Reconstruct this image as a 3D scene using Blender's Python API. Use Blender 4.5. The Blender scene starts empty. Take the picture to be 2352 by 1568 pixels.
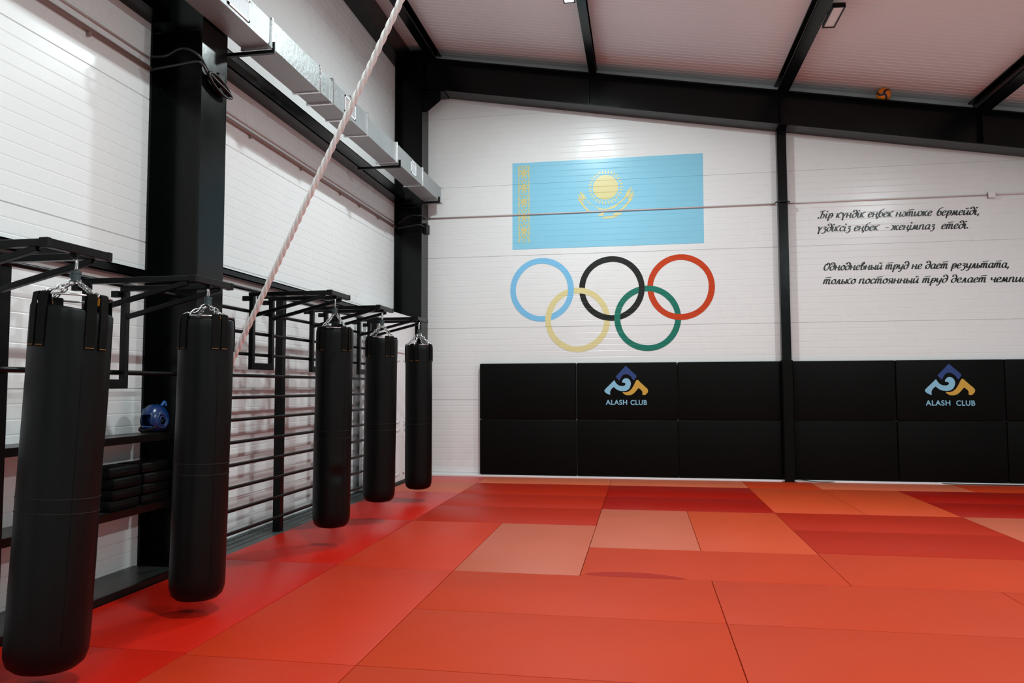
import bpy, bmesh, math, random
from mathutils import Vector, Matrix, noise
from mathutils.geometry import tessellate_polygon

scene = bpy.context.scene
COL = scene.collection
PI = math.pi
H = 1.4634          # camera height
YB = 12.3           # back wall
XL = -4.05          # left wall

# ------------------------------------------------------------------ camera, world, exposure
def make_camera():
    yaw, pitch, roll = -0.171069526, 0.0602108624, -0.00312982
    f = Vector((math.sin(yaw) * math.cos(pitch), math.cos(yaw) * math.cos(pitch), math.sin(pitch)))
    r = Vector((math.cos(yaw), -math.sin(yaw), 0))
    u = r.cross(f)
    c, s = math.cos(roll), math.sin(roll)
    r2 = c * r + s * u
    u2 = -s * r + c * u
    cam = bpy.data.cameras.new('camera')
    ob = bpy.data.objects.new('camera', cam)
    COL.objects.link(ob)
    cam.sensor_width = 36.0
    cam.lens = 1729.738 / 2352 * 36.0
    cam.clip_start = 0.05
    m = Matrix((r2, u2, -f)).transposed().to_4x4()
    m.translation = Vector((0, 0, H))
    ob.matrix_world = m
    scene.camera = ob
make_camera()
w = bpy.data.worlds.new('world'); scene.world = w
w.use_nodes = True
w.node_tree.nodes['Background'].inputs[0].default_value = (0.6, 0.7, 0.8, 1)
w.node_tree.nodes['Background'].inputs[1].default_value = 0.02
vs = scene.view_settings
vs.view_transform = 'Standard'; vs.look = 'None'; vs.gamma = 1.0; vs.use_curve_mapping = False
vs.exposure = 0.0
LAMP_W = 208.0
# flood lights: (x, y, watts, sideways tilt, label) ; the builder below makes the housings and the lights
FLOODS = [
    (-0.86, 9.22, LAMP_W * 1.0, .0, 'black flood light glowing white at the top edge, beside the ceiling beam above the flag'),
    (-0.72, 3.4, LAMP_W * 0.85, .12, 'black flood light on the ceiling beam above the camera'),
    (-0.72, -2.6, LAMP_W * 0.9, .12, 'black flood light on the ceiling beam behind the camera, beam nearest the bags'),
    (5.06, 7.0, LAMP_W * 1.05, .25, 'black flood light on the right-hand ceiling beam, off the right of the photo'),
    (5.06, 0.5, LAMP_W * 0.8, .5, 'black flood light on the right-hand ceiling beam behind the camera'),
]

# ------------------------------------------------------------------ materials
MATS = {}
def mat(name, col, rough=0.5, metal=0.0, spec=0.5, bump=0.0, bscale=60.0, var=0.0, vscale=3.0, emit=0.0, coat=0.0, stretch=(1, 1, 1)):
    if name in MATS: return MATS[name]
    m = bpy.data.materials.new(name); m.use_nodes = True
    nt = m.node_tree; b = nt.nodes['Principled BSDF']
    b.inputs['Base Color'].default_value = (*col, 1)
    b.inputs['Roughness'].default_value = rough
    b.inputs['Metallic'].default_value = metal
    b.inputs['Specular IOR Level'].default_value = spec
    b.inputs['Coat Weight'].default_value = coat
    if emit:
        b.inputs['Emission Color'].default_value = (*col, 1)
        b.inputs['Emission Strength'].default_value = emit
    geo = nt.nodes.new('ShaderNodeNewGeometry')
    mp = nt.nodes.new('ShaderNodeMapping'); mp.inputs['Scale'].default_value = stretch
    nt.links.new(geo.outputs['Position'], mp.inputs['Vector'])
    if bump:
        n = nt.nodes.new('ShaderNodeTexNoise'); n.inputs['Scale'].default_value = bscale; n.inputs['Detail'].default_value = 4
        nt.links.new(mp.outputs['Vector'], n.inputs['Vector'])
        bp = nt.nodes.new('ShaderNodeBump'); bp.inputs['Strength'].default_value = bump; bp.inputs['Distance'].default_value = 0.01
        nt.links.new(n.outputs['Fac'], bp.inputs['Height']); nt.links.new(bp.outputs['Normal'], b.inputs['Normal'])
    if var:
        n = nt.nodes.new('ShaderNodeTexNoise'); n.inputs['Scale'].default_value = vscale; n.inputs['Detail'].default_value = 5
        nt.links.new(mp.outputs['Vector'], n.inputs['Vector'])
        mx = nt.nodes.new('ShaderNodeMix'); mx.data_type = 'RGBA'
        mx.inputs[6].default_value = (*[c * (1 - var) for c in col], 1)
        mx.inputs[7].default_value = (*[min(1, c * (1 + var)) for c in col], 1)
        nt.links.new(n.outputs['Fac'], mx.inputs[0]); nt.links.new(mx.outputs[2], b.inputs['Base Color'])
        rr = nt.nodes.new('ShaderNodeMapRange'); rr.inputs[3].default_value = max(0.02, rough - 0.06); rr.inputs[4].default_value = min(1, rough + 0.06)
        nt.links.new(n.outputs['Fac'], rr.inputs[0]); nt.links.new(rr.outputs[0], b.inputs['Roughness'])
    MATS[name] = m
    return m

WALL = mat('white_panel', (0.80, 0.80, 0.80), 0.27, spec=0.28, var=0.02, vscale=1.5)
CEIL = mat('ceiling_panel', (0.86, 0.85, 0.85), 0.36, var=0.02, vscale=1.2)
WHITE = mat('white_plastic', (0.82, 0.80, 0.81), 0.35)
STEEL = mat('black_steel', (0.0014, 0.0018, 0.0017), 0.24, spec=0.21, bump=0.10, bscale=9, var=0.25, vscale=4)
TUBE = mat('black_tube', (0.0018, 0.0021, 0.0020), 0.32, spec=0.22)
CAPS = mat('black_cap', (0.0015, 0.0015, 0.002), 0.5, spec=0.2)
LEATHER = mat('bag_leather', (0.0013, 0.0015, 0.0015), 0.39, spec=0.18, bump=0.10, bscale=260, var=0.15, vscale=3)
WEB = mat('strap_webbing', (0.0035, 0.0035, 0.003), 0.75, spec=0.1, bump=0.2, bscale=400)
ORANGE = mat('orange_thread', (0.62, 0.24, 0.02), 0.6)
ORANGE2 = mat('dull_orange_thread', (0.26, 0.095, 0.015), 0.7)
SEAM = mat('brown_seam', (0.014, 0.010, 0.008), 0.6, spec=.2)
CHROME = mat('chrome_chain', (0.62, 0.62, 0.62), 0.22, metal=1.0)
SWIV = mat('grey_swivel', (0.06, 0.075, 0.08), 0.4, metal=0.6)
FOIL = mat('silver_foil', (0.34, 0.355, 0.36), 0.46, metal=0.5, spec=0.35, bump=0.45, bscale=20, var=0.10, vscale=5)
FOILT = mat('foil_tape', (0.80, 0.81, 0.82), 0.2, metal=0.85, bump=0.5, bscale=40)
GRILLE = mat('grille_white', (0.78, 0.79, 0.82), 0.4)
GRIN = mat('grille_inside', (0.40, 0.32, 0.27), 0.6)
ROPE = mat('rope_fibre', (0.90, 0.87, 0.85), 0.8, spec=0.2, bump=0.4, bscale=220, var=0.10, vscale=40)
PAD = mat('wall_pad_vinyl', (0.0016, 0.0017, 0.0014), 0.55, spec=0.10, bump=0.05, bscale=300)
RUBBER = mat('grey_rubber', (0.055, 0.068, 0.066), 0.5, var=0.2, vscale=6)
RUBD = mat('groove_rubber', (0.012, 0.014, 0.014), 0.7)
BOARD = mat('shelf_board', (0.020, 0.022, 0.021), 0.36, var=0.4, vscale=6)
BOARDL = mat('grey_shelf_board', (0.06, 0.06, 0.056), 0.4, var=0.35, vscale=7)
FOAM = mat('black_foam', (0.0011, 0.0013, 0.0013), 0.55, spec=0.12, bump=0.1, bscale=90)
HELM = mat('blue_vinyl', (0.003, 0.024, 0.105), 0.25, spec=0.5, var=0.1)
HELML = mat('blue_lining', (0.006, 0.085, 0.30), 0.6)
PIPE = mat('brown_pipe', (0.30, 0.20, 0.18), 0.45)
PIPEW = mat('pale_conduit', (0.66, 0.56, 0.55), 0.45)
CABLE = mat('black_cable', (0.008, 0.008, 0.008), 0.4)
LENSON = mat('lamp_lens_lit', (1.0, 0.98, 0.95), 0.3, emit=12.0)
LENSOFF = mat('lamp_lens_unlit', (0.85, 0.82, 0.80), 0.15, var=0.10, vscale=20)
BALLO = mat('ball_orange', (0.85, 0.24, 0.012), 0.4)
BALLN = mat('ball_navy', (0.010, 0.012, 0.03), 0.4)
CURT = mat('white_curtain', (0.70, 0.70, 0.71), 0.5)
FLAGB = mat('flag_blue', (0.25, 0.58, 0.755), 0.30, spec=.3)
GOLD = mat('flag_gold', (0.66, 0.585, 0.25), 0.28)
RBLUE = mat('ring_blue', (0.21, 0.53, 0.80), 0.35, spec=.22)
RYEL = mat('ring_yellow', (0.74, 0.65, 0.32), 0.35, spec=.22)
RBLK = mat('ring_black', (0.013, 0.014, 0.012), 0.4, spec=.22)
RGRN = mat('ring_green', (0.012, 0.18, 0.125), 0.35, spec=.22)
RRED = mat('ring_red', (0.56, 0.050, 0.009), 0.35, spec=.22)
INK = mat('black_lettering', (0.006, 0.007, 0.006), 0.4)
LNAVY = mat('logo_navy', (0.014, 0.045, 0.20), 0.45)
LSKY = mat('logo_sky', (0.25, 0.52, 0.70), 0.45)
LGOLD = mat('logo_gold', (0.62, 0.35, 0.045), 0.45)
CONC = mat('pale_concrete', (0.46, 0.455, 0.44), 0.5, spec=.3, var=.12, vscale=2)
DGREY = mat('threshold', (0.02, 0.022, 0.022), 0.5)

def mat_floor(name, col, rough, spec):
    """embossed judo vinyl: fine grain plus faint scuffs"""
    m = mat(name, col, rough, spec=spec, bump=0.10, bscale=170, var=0.05, vscale=2.2)
    return m
MRED = mat_floor('mat_red', (0.50, 0.010, 0.003), 0.34, 0.22)  # these reds differ mainly to paint grain sheen and reflections into the colour
MDEEP_REFL = mat_floor('mat_deep_pad_reflection', (0.40, 0.016, 0.003), 0.46, 0.12)  # deeper base: reflection of the black wall pads painted into the red
MDARK_REFL = mat_floor('mat_dark_pad_reflection', (0.34, 0.007, 0.002), 0.38, 0.12)  # darkened base paints in the mirrored black wall pads
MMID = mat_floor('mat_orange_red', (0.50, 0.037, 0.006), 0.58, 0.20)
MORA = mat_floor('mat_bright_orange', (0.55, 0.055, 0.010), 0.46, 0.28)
MPALE_SHEEN = mat_floor('mat_pale_sheen', (0.50, 0.092, 0.042), 0.52, 0.50)  # paler base paints in the sheen off the embossed grain
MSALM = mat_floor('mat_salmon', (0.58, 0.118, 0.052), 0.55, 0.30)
MPINK_REFL = mat_floor('mat_pink_reflection', (0.56, 0.085, 0.066), 0.5, 0.5)  # pinker base carries the white wall's reflection as colour
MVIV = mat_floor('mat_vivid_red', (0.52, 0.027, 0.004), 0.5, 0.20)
MSTAIN = mat('mat_stain', (0.38, 0.014, 0.003), 0.5, spec=.15)

# ------------------------------------------------------------------ mesh helpers
class MB:
    """collects shapes, then links them as ONE mesh object"""
    def __init__(self): self.bm = bmesh.new()
    def box(self, x0, x1, y0, y1, z0, z1, bevel=0.0, seg=1):
        r = bmesh.ops.create_cube(self.bm, size=1.0)
        vs_ = r['verts']
        for v in vs_:
            v.co = Vector((x0 + (v.co.x + .5) * (x1 - x0), y0 + (v.co.y + .5) * (y1 - y0), z0 + (v.co.z + .5) * (z1 - z0)))
        if bevel:
            es = list({e for v in vs_ for e in v.link_edges})
            bmesh.ops.bevel(self.bm, geom=es, offset=bevel, segments=seg, affect='EDGES', profile=0.5)
        return self
    def bar(self, a, b, wd, ht, up=(0, 0, 1), bevel=0.0):
        """rectangular bar from a to b"""
        a, b = Vector(a), Vector(b); d = b - a; L = d.length; d.normalize()
        upv = Vector(up)
        if abs(d.dot(upv)) > 0.99: upv = Vector((0, 1, 0))
        s = d.cross(upv).normalized(); t = s.cross(d)
        r = bmesh.ops.create_cube(self.bm, size=1.0)
        for v in r['verts']:
            v.co = a + d * ((v.co.y + .5) * L) + s * (v.co.x * wd) + t * (v.co.z * ht)
        if bevel:
            es = list({e for v in r['verts'] for e in v.link_edges})
            bmesh.ops.bevel(self.bm, geom=es, offset=bevel, segments=1, affect='EDGES')
        return self
    def tube(self, pts, rad, n=10, closed=False, cap=True):
        pts = [Vector(p) for p in pts]; N = len(pts); rings = []; prev = None
        for i, p in enumerate(pts):
            if closed: t = pts[(i + 1) % N] - pts[i - 1]
            else: t = pts[min(i + 1, N - 1)] - pts[max(i - 1, 0)]
            t.normalize()
            if prev is None:
                u = t.orthogonal().normalized()
            else:
                u = (prev - t * prev.dot(t)).normalized()
            prev = u; v = t.cross(u)
            rr = rad[i] if isinstance(rad, (list, tuple)) else rad
            rings.append([self.bm.verts.new(p + (u * math.cos(2 * PI * k / n) + v * math.sin(2 * PI * k / n)) * rr) for k in range(n)])
        for i in range(N if closed else N - 1):
            A, B = rings[i], rings[(i + 1) % N]
            off = 0
            if closed and i == N - 1:
                off = min(range(n), key=lambda o: sum((A[k].co - B[(k + o) % n].co).length for k in range(n)))
            for k in range(n):
                self.bm.faces.new((A[k], A[(k + 1) % n], B[(k + 1 + off) % n], B[(k + off) % n]))
        if cap and not closed:
            self.bm.faces.new(rings[0][::-1]); self.bm.faces.new(rings[-1])
        return self
    def cyl(self, a, b, r, n=16): return self.tube([a, b], r, n)
    def lathe(self, prof, n=32, cx=0.0, cy=0.0, fn=None):
        rings = []
        for (r, z) in prof:
            if r < 1e-6:
                rings.append([self.bm.verts.new((cx, cy, z))])
            else:
                ring = []
                for k in range(n):
                    a = 2 * PI * k / n; rr = r * (fn(a, z) if fn else 1.0)
                    ring.append(self.bm.verts.new((cx + rr * math.cos(a), cy + rr * math.sin(a), z)))
                rings.append(ring)
        for A, B in zip(rings, rings[1:]):
            for k in range(n):
                k2 = (k + 1) % n
                if len(A) == 1 and len(B) == 1: continue
                if len(A) == 1: self.bm.faces.new((A[0], B[k2], B[k]))
                elif len(B) == 1: self.bm.faces.new((A[k], A[k2], B[0]))
                else: self.bm.faces.new((A[k], A[k2], B[k2], B[k]))
        return self
    def poly(self, pts):
        try: return self.bm.faces.new([self.bm.verts.new(Vector(p)) for p in pts])
        except ValueError: return None
    def prism(self, pts, axis, d):
        """closed prism: polygon extruded by d along axis vector"""
        A = [self.bm.verts.new(Vector(p)) for p in pts]; B = [self.bm.verts.new(Vector(p) + Vector(axis) * d) for p in pts]
        n = len(pts)
        self.bm.faces.new(A); self.bm.faces.new(B[::-1])
        for k in range(n): self.bm.faces.new((A[k], B[k], B[(k + 1) % n], A[(k + 1) % n]))
        return self
    def build(self, name, m, parent=None, smooth=False, angle=None):
        bmesh.ops.recalc_face_normals(self.bm, faces=self.bm.faces)
        me = bpy.data.meshes.new(name); self.bm.to_mesh(me); self.bm.free()
        me.materials.append(m)
        if smooth:
            for p in me.polygons: p.use_smooth = True
            if angle is not None:
                try: me.set_sharp_from_angle(angle=math.radians(angle))
                except Exception: pass
        o = bpy.data.objects.new(name, me); COL.objects.link(o)
        if parent is not None: o.parent = parent
        return o

def empty(name, loc=(0, 0, 0), rz=0.0):
    o = bpy.data.objects.new(name, None); COL.objects.link(o)
    o.location = loc; o.rotation_euler = (0, 0, rz); o.empty_display_size = 0.1
    return o
def tag(o, label=None, cat=None, group=None, kind=None):
    if label: o['label'] = label
    if cat: o['category'] = cat
    if group: o['group'] = group
    if kind: o['kind'] = kind
    return o
def copy_tree(o, parent=None):
    c = o.copy(); COL.objects.link(c); c.parent = parent
    for ch in list(o.children): copy_tree(ch, c)
    return c
def catmull(pts, k=6, closed=False):
    n = len(pts); out = []
    if n < 3: return [tuple(p) for p in pts]
    rng = range(n) if closed else range(n - 1)
    for i in rng:
        if closed: p0, p1, p2, p3 = pts[i - 1], pts[i], pts[(i + 1) % n], pts[(i + 2) % n]
        else: p0, p1, p2, p3 = pts[max(i - 1, 0)], pts[i], pts[i + 1], pts[min(i + 2, n - 1)]
        for j in range(k):
            t = j / k
            out.append(tuple(0.5 * (2 * b + (c - a) * t + (2 * a - 5 * b + 4 * c - d) * t * t + (3 * b - a - 3 * c + d) * t ** 3)
                             for a, b, c, d in zip(p0, p1, p2, p3)))
    if not closed: out.append(tuple(pts[-1]))
    return out

# ------------------------------------------------------------------ wall panel relief
JOINTS_B = [0.05, 1.25, 2.45, 3.65, 4.85, 6.05]
JOINTS_L = [0.26, 1.46, 2.67, 3.88, 5.08, 6.28]
def relief(joints, top):
    """(z, depth) list: shallow groove each tenth of a panel, a deeper one at each joint"""
    pts = [(-0.05, 0.0)]
    edges = [joints[0] - 1.2] + list(joints) + [joints[-1] + 1.2]
    for a, b in zip(edges, edges[1:]):
        step = (b - a) / 12.0
        for k in range(12):
            z = a + k * step
            if z < 0.0 or z > top - 0.02: continue
            if k == 0: pts += [(z - 0.005, 0.0), (z - 0.002, 0.010), (z + 0.002, 0.010), (z + 0.005, 0.0)]
            else: pts += [(z - 0.006, 0.0), (z - 0.0015, 0.0021), (z + 0.008, 0.0)]
    pts.append((top, 0.0))
    return pts
RB = relief(JOINTS_B, 7.4)
RL = relief(JOINTS_L, 7.4)
def depth_at(R, z):
    lo, hi = 0, len(R) - 1
    while hi - lo > 1:
        m = (lo + hi) // 2
        if R[m][0] <= z: lo = m
        else: hi = m
    (z0, d0), (z1, d1) = R[lo], R[hi]
    return d0 + (d1 - d0) * min(1, max(0, (z - z0) / max(1e-9, z1 - z0)))
def paint(b, off=0.002):
    """lay a flat shape (x, z in the wall plane, y = extra offset) over the relief of the back wall"""
    zs = [v.co.z for v in b.bm.verts]; lo, hi = min(zs), max(zs)
    for (z, d) in RB:
        if lo < z < hi:
            bmesh.ops.bisect_plane(b.bm, geom=b.bm.verts[:] + b.bm.edges[:] + b.bm.faces[:], plane_co=(0, 0, z), plane_no=(0, 0, 1), dist=1e-5)
    for v in b.bm.verts:
        d = depth_at(RB, v.co.z)
        v.co.y = YB + min(d, 0.006) - off - v.co.y
    for f in b.bm.faces:
        f.normal_update()
        if f.normal.y > 0: f.normal_flip()
def build_paint(b, name, m, parent=None, off=0.002):
    paint(b, off)
    me = bpy.data.meshes.new(name); b.bm.to_mesh(me); b.bm.free(); me.materials.append(m)
    o = bpy.data.objects.new(name, me); COL.objects.link(o)
    if parent is not None: o.parent = parent
    return o

# ------------------------------------------------------------------ the room
XR, YR = 9.6, -6.2
def zceil(x): return 6.605 - 0.169 * x
def struct(o): o['kind'] = 'structure'; return o

b = MB(); b.box(XL - .1, XR, YR, YB + .1, -0.20, -0.035); struct(b.build('floor', CONC))
b = MB()                                     # back wall, grooved panels
ring = []
for (z, d) in RB: ring.append((b.bm.verts.new((XL - .3, YB + d, z)), b.bm.verts.new((XR + .2, YB + d, z))))
for A, B in zip(ring, ring[1:]): b.bm.faces.new((A[0], A[1], B[1], B[0]))
o_ = [(b.bm.verts.new((XL - .3, YB + .15, z)), b.bm.verts.new((XR + .2, YB + .15, z))) for z in (-0.05, 7.4)]
b.bm.faces.new((o_[0][0], o_[1][0], o_[1][1], o_[0][1]))
struct(b.build('wall_back', WALL))
b = MB()                                     # left wall
ring = []
for (z, d) in RL: ring.append((b.bm.verts.new((XL - d, YR - .2, z)), b.bm.verts.new((XL - d, YB + .1, z))))
for A, B in zip(ring, ring[1:]): b.bm.faces.new((A[0], A[1], B[1], B[0]))
o_ = [(b.bm.verts.new((XL - .15, YR - .2, z)), b.bm.verts.new((XL - .15, YB + .1, z))) for z in (-0.05, 7.4)]
b.bm.faces.new((o_[0][0], o_[1][0], o_[1][1], o_[0][1]))
struct(b.build('wall_left', WALL))
b = MB(); b.box(XR, XR + .15, YR - .2, YB + .2, -.05, 7.4); struct(b.build('wall_right', WALL))
b = MB(); b.box(XL - .3, XR + .2, YR - .15, YR, -.05, 7.4); struct(b.build('wall_rear', WALL))
b = MB()                                     # sloping ceiling with fine ribs across it
prev = None
y = YR - .2; ys = []
while y < YB + .15:
    ys += [(y, 0.0), (y + 0.085, 0.0), (y + 0.092, 0.004)]
    y += 0.1
for (yy, d) in ys:
    A = (b.bm.verts.new((XL - .3, yy, zceil(XL - .3) - d)), b.bm.verts.new((XR + .2, yy, zceil(XR + .2) - d)))
    if prev: b.bm.faces.new((prev[0], prev[1], A[1], A[0]))
    prev = A
struct(b.build('ceiling', CEIL))

# white base strip under the wall pads
b = MB(); b.box(-3.55, 7.0, YB - .104, YB - .004, -0.034, 0.027, bevel=.003); struct(b.build('baseboard_back', WHITE))

# ------------------------------------------------------------------ steel frame
def i_column(y0, y1, xi, ztop, label):
    r = empty('steel_column', (0.5 * (XL + xi), 0.5 * (y0 + y1), 0))
    cx, cy = r.location.x, r.location.y
    MB().box(xi - .018 - cx, xi - cx, y0 - cy, y1 - cy, -.03, ztop).build('inner_flange', STEEL, r)
    MB().box(XL + .004 - cx, XL + .022 - cx, y0 - cy, y1 - cy, -.03, ztop).build('outer_flange', STEEL, r)
    MB().box(XL + .02 - cx, xi - .018 - cx, -.008, .008, -.03, ztop).build('web', STEEL, r)
    b = MB()
    for z in (0.01, 4.45, ztop - .01):
        b.box(XL + .02 - cx, xi - .018 - cx, y0 + .01 - cy, y1 - .01 - cy, z - .007, z + .007)
    b.build('stiffener_plate', STEEL, r)
    tag(r, label, 'column')
    return r
i_column(5.58, 5.96, -3.57, 7.13, 'wide black steel column with glossy streaks, between the bags on the left wall')
i_column(11.91, 12.285, -3.57, 7.13, 'black steel column standing in the far corner beside the door')
i_column(-0.75, -0.37, -3.57, 7.13, 'black steel column on the left wall behind the camera')

def zraft(x): return 5.857 - 0.1703 * x
r = empty('rafter_beam', (0, 12.1, 5.857))
def slab(name, x0, x1, y0, y1, zb, zt, mt=STEEL):
    """sloping slab between the two z functions"""
    b = MB(); P = []
    for x in (x0, x1):
        P.append([(x, y0 - 12.1, zb(x) - 5.857), (x, y1 - 12.1, zb(x) - 5.857), (x, y1 - 12.1, zt(x) - 5.857), (x, y0 - 12.1, zt(x) - 5.857)])
    b.prism(P[0], (0, 0, 0), 0) if False else None
    A = [b.bm.verts.new(p) for p in P[0]]; B = [b.bm.verts.new(p) for p in P[1]]
    b.bm.faces.new(A); b.bm.faces.new(B[::-1])
    for k in range(4): b.bm.faces.new((A[k], B[k], B[(k + 1) % 4], A[(k + 1) % 4]))
    return b.build(name, mt, r)
slab('bottom_flange', -3.57, XR, 11.92, 12.285, zraft, lambda x: zraft(x) + .02)
slab('top_flange', -3.57, XR, 11.92, 12.285, lambda x: zraft(x) + .52, lambda x: zraft(x) + .54)
slab('web', -3.57, XR, 12.04, 12.055, lambda x: zraft(x) + .01, lambda x: zraft(x) + .53)
for xs in (-0.80, 2.16, 5.0):
    slab('stiffener_plate', xs, xs + .014, 11.93, 12.05, lambda x: zraft(x) + .015, lambda x: zraft(x) + .525)
b = MB(); b.prism([(-3.57, -.14, .535), (-3.27, -.14, .525), (-3.27, -.14, .40), (-3.50, -.14, .22), (-3.57, -.14, .22)], (0, 1, 0), .02)
b.build('gusset_plate', STEEL, r)
b = MB(); b.prism([(-3.57, -.18, .555), (-3.20, -.18, .555), (-3.20, -.18, .53), (-3.57, -.18, .53)], (0, 1, 0), .34)
b.build('seat_plate', STEEL, r)
tag(r, 'deep black steel rafter sloping down to the right along the top of the back wall', 'beam')

def purlin(x0, x1, label, dz=0.0):
    zb = lambda x: 6.40 - .169 * x + dz
    r = empty('ceiling_beam', (0.5 * (x0 + x1), 3, zb(x0)))
    cx, cz = r.location.x, r.location.z
    def pr(name, xa, xb, za, zb2):
        b = MB(); b.prism([(xa - cx, YR + .1 - 3, za - cz), (xb - cx, YR + .1 - 3, za - .169 * (xb - xa) - cz), (xb - cx, YR + .1 - 3, zb2 - .169 * (xb - xa) - cz), (xa - cx, YR + .1 - 3, zb2 - cz)], (0, 1, 0), YB - .02 - YR - .1)
        return b.build(name, STEEL, r)
    pr('lower_flange', x0, x1, zb(x0), zb(x0) + .016)
    pr('upper_flange', x0, x1, zb(x0) + .18, zb(x0) + .198)
    xm = x0 + 0.35 * (x1 - x0)
    pr('web', xm, xm + .01, zb(xm) + .01, zb(xm) + .19)
    pr('lip', x0, x0 + .006, zb(x0), zb(x0) + .03)
    tag(r, label, 'beam', None)
    return r
purlin(-3.50, -3.34, 'black ceiling beam closest to the left wall, above the silver duct')
purlin(-0.79, -0.67, 'black ceiling beam running away above the blue flag, with the glowing flood light')
purlin(2.13, 2.29, 'black ceiling beam with the unlit flood light, above the thin wall post')
purlin(4.95, 5.14, 'black ceiling beam at the right edge, beyond the orange ball')
b = MB(); b.box(XL + .004, -3.86, YR + .1, YB - .02, 6.86, 7.24); 
tag(b.build('eave_beam', STEEL), 'black eave beam along the very top of the left wall', 'beam')

r = empty('steel_post', (2.2, 12.23, 0))
MB().box(-.07, .07, -.07, .055, 0.0, zraft(2.2) + .005, bevel=.004).build('shaft', STEEL, r)
MB().box(-.10, .10, -.09, .055, -.034, 0.008).build('base_plate', STEEL, r)
tag(r, 'thin black steel post dividing the back wall between flag and lettering', 'post')
r = empty('post_pad', (2.2, 12.155, .03))
b = MB(); b.prism([(-.085, .125, .02), (-.085, -.01, .02), (-.07, -.035, .02), (.07, -.035, .02), (.085, -.01, .02), (.085, .125, .02),
                   (.073, .125, .02), (.073, -.0, .02), (-.073, 0, .02), (-.073, .125, .02)], (0, 0, 1), 1.81)
b.build('padded_sleeve', PAD, r)
tag(r, 'black padded sleeve wrapped around the thin post between the wall pads', 'pad')

# horizontal girts on the left wall
def girt(y0, y1, z0, z1, xo, label, name='wall_girt'):
    b = MB()
    b.box(XL + .003, xo, y0, y1, z0, z0 + .012); b.box(XL + .003, xo, y0, y1, z1 - .012, z1); b.box(xo - .010, xo, y0, y1, z0, z1)
    return tag(b.build(name, STEEL), label, 'beam')
girt(5.97, 11.90, 4.53, 4.70, -3.86, 'upper black horizontal wall beam below the silver duct, right of the wide column')
girt(-.36, 5.57, 4.53, 4.70, -3.86, 'upper black horizontal wall beam at the top left, left of the wide column')
girt(5.97, 11.90, 2.555, 2.625, -3.97, 'slim black horizontal wall rail above the climbing bars, right of the wide column')
girt(-.36, 5.57, 2.345, 2.42, -3.97, 'slim black horizontal wall rail above the shelves, left of the wide column')

# ------------------------------------------------------------------ silver air duct and its brackets
DX0, DX1, DZ0, DZ1 = -3.555, -3.28, 4.545, 4.80
r = empty('air_duct', (DX1, 9.0, DZ0))
def dbox(name, mt, x0, x1, y0, y1, z0, z1, bev=.006, parent=None, wr=0.0):
    b = MB(); b.box(x0 - DX1, x1 - DX1, y0 - 9, y1 - 9, z0 - DZ0, z1 - DZ0, bevel=bev)
    if wr:
        bmesh.ops.subdivide_edges(b.bm, edges=[e for e in b.bm.edges if e.calc_length() > .12], cuts=10, use_grid_fill=True)
        for v in b.bm.verts:
            n = noise.noise_vector(Vector((v.co.x * 6, v.co.y * 2.2, v.co.z * 6)))
            v.co += n * wr
    return b.build(name, mt, parent or r)
secs = [(0.6, 3.5, .0), (3.5, 6.19, .0), (6.19, 7.22, .006), (7.22, 7.55, -.004), (7.55, 8.60, .003), (8.60, 9.72, -.005), (9.72, 10.95, .004), (10.95, 12.10, -.003)]
for (a, c, e) in secs:
    s_ = dbox('duct_section', FOIL, DX0 - e, DX1 + e, a + .004, c - .004, DZ0 - e, DZ1 + e, .004, wr=.004)
for yj in (3.5, 6.19, 7.22, 7.55, 8.05, 8.60, 9.72, 10.95, 12.10):
    dbox('seam_flange', FOILT, DX0 - .016, DX1 + .018, yj - .014, yj + .014, DZ0 - .018, DZ1 + .018, .004)
def grille(y0, y1, n):
    z0, z1 = DZ0 + .035, DZ1 - .03
    b = MB(); x = -.002
    fr = .018
    for (a, c, e, f) in ((y0, y1, z0, z0 + fr), (y0, y1, z1 - fr, z1), (y0, y0 + fr, z0, z1), (y1 - fr, y1, z0, z1)):
        b.box(x - .01, x + .012, a - 9, c - 9, e - DZ0, f - DZ0)
    g = b.build('air_grille', GRILLE, r)
    b = MB(); b.box(x, x + .003, y0 + fr - 9, y1 - fr - 9, z0 + fr - DZ0, z1 - fr - DZ0); b.build('grille_back', GRIN if n < 20 else GRILLE, g)
    b = MB()
    for k in range(n):
        yy = y0 + fr + (k + .5) * (y1 - y0 - 2 * fr) / n
        b.box(x + .002, x + .009, yy - .002 - 9, yy + .002 - 9, z0 + fr - DZ0, z1 - fr - DZ0)
    b.build('grille_slat', GRILLE, g)
grille(5.46, 5.80, 24); grille(7.90, 8.22, 9); grille(10.38, 10.62, 6)
tag(r, 'long silver foil-wrapped rectangular air duct hung high along the left wall', 'duct')
def dbracket(y, x0, label):
    r = empty('duct_bracket', (x0, y, DZ0 - .03))
    MB().bar((0, 0, -.016), (DX1 + .03 - x0, 0, -.016), .035, .03).build('arm', TUBE, r)
    MB().bar((DX1 + .025 - x0, 0, -.03), (DX1 + .025 - x0, 0, .075), .012, .03, up=(1, 0, 0)).build('upturned_tip', TUBE, r)
    tag(r, label, 'bracket', 'brackets under the air duct')
dbracket(6.19, XL + .19, 'black bracket arm under the duct just beyond the wide column')
dbracket(9.80, XL + .19, 'black bracket arm under the duct midway between the two columns')
dbracket(11.84, XL + .19, 'black bracket arm under the far end of the duct at the corner column')

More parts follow.
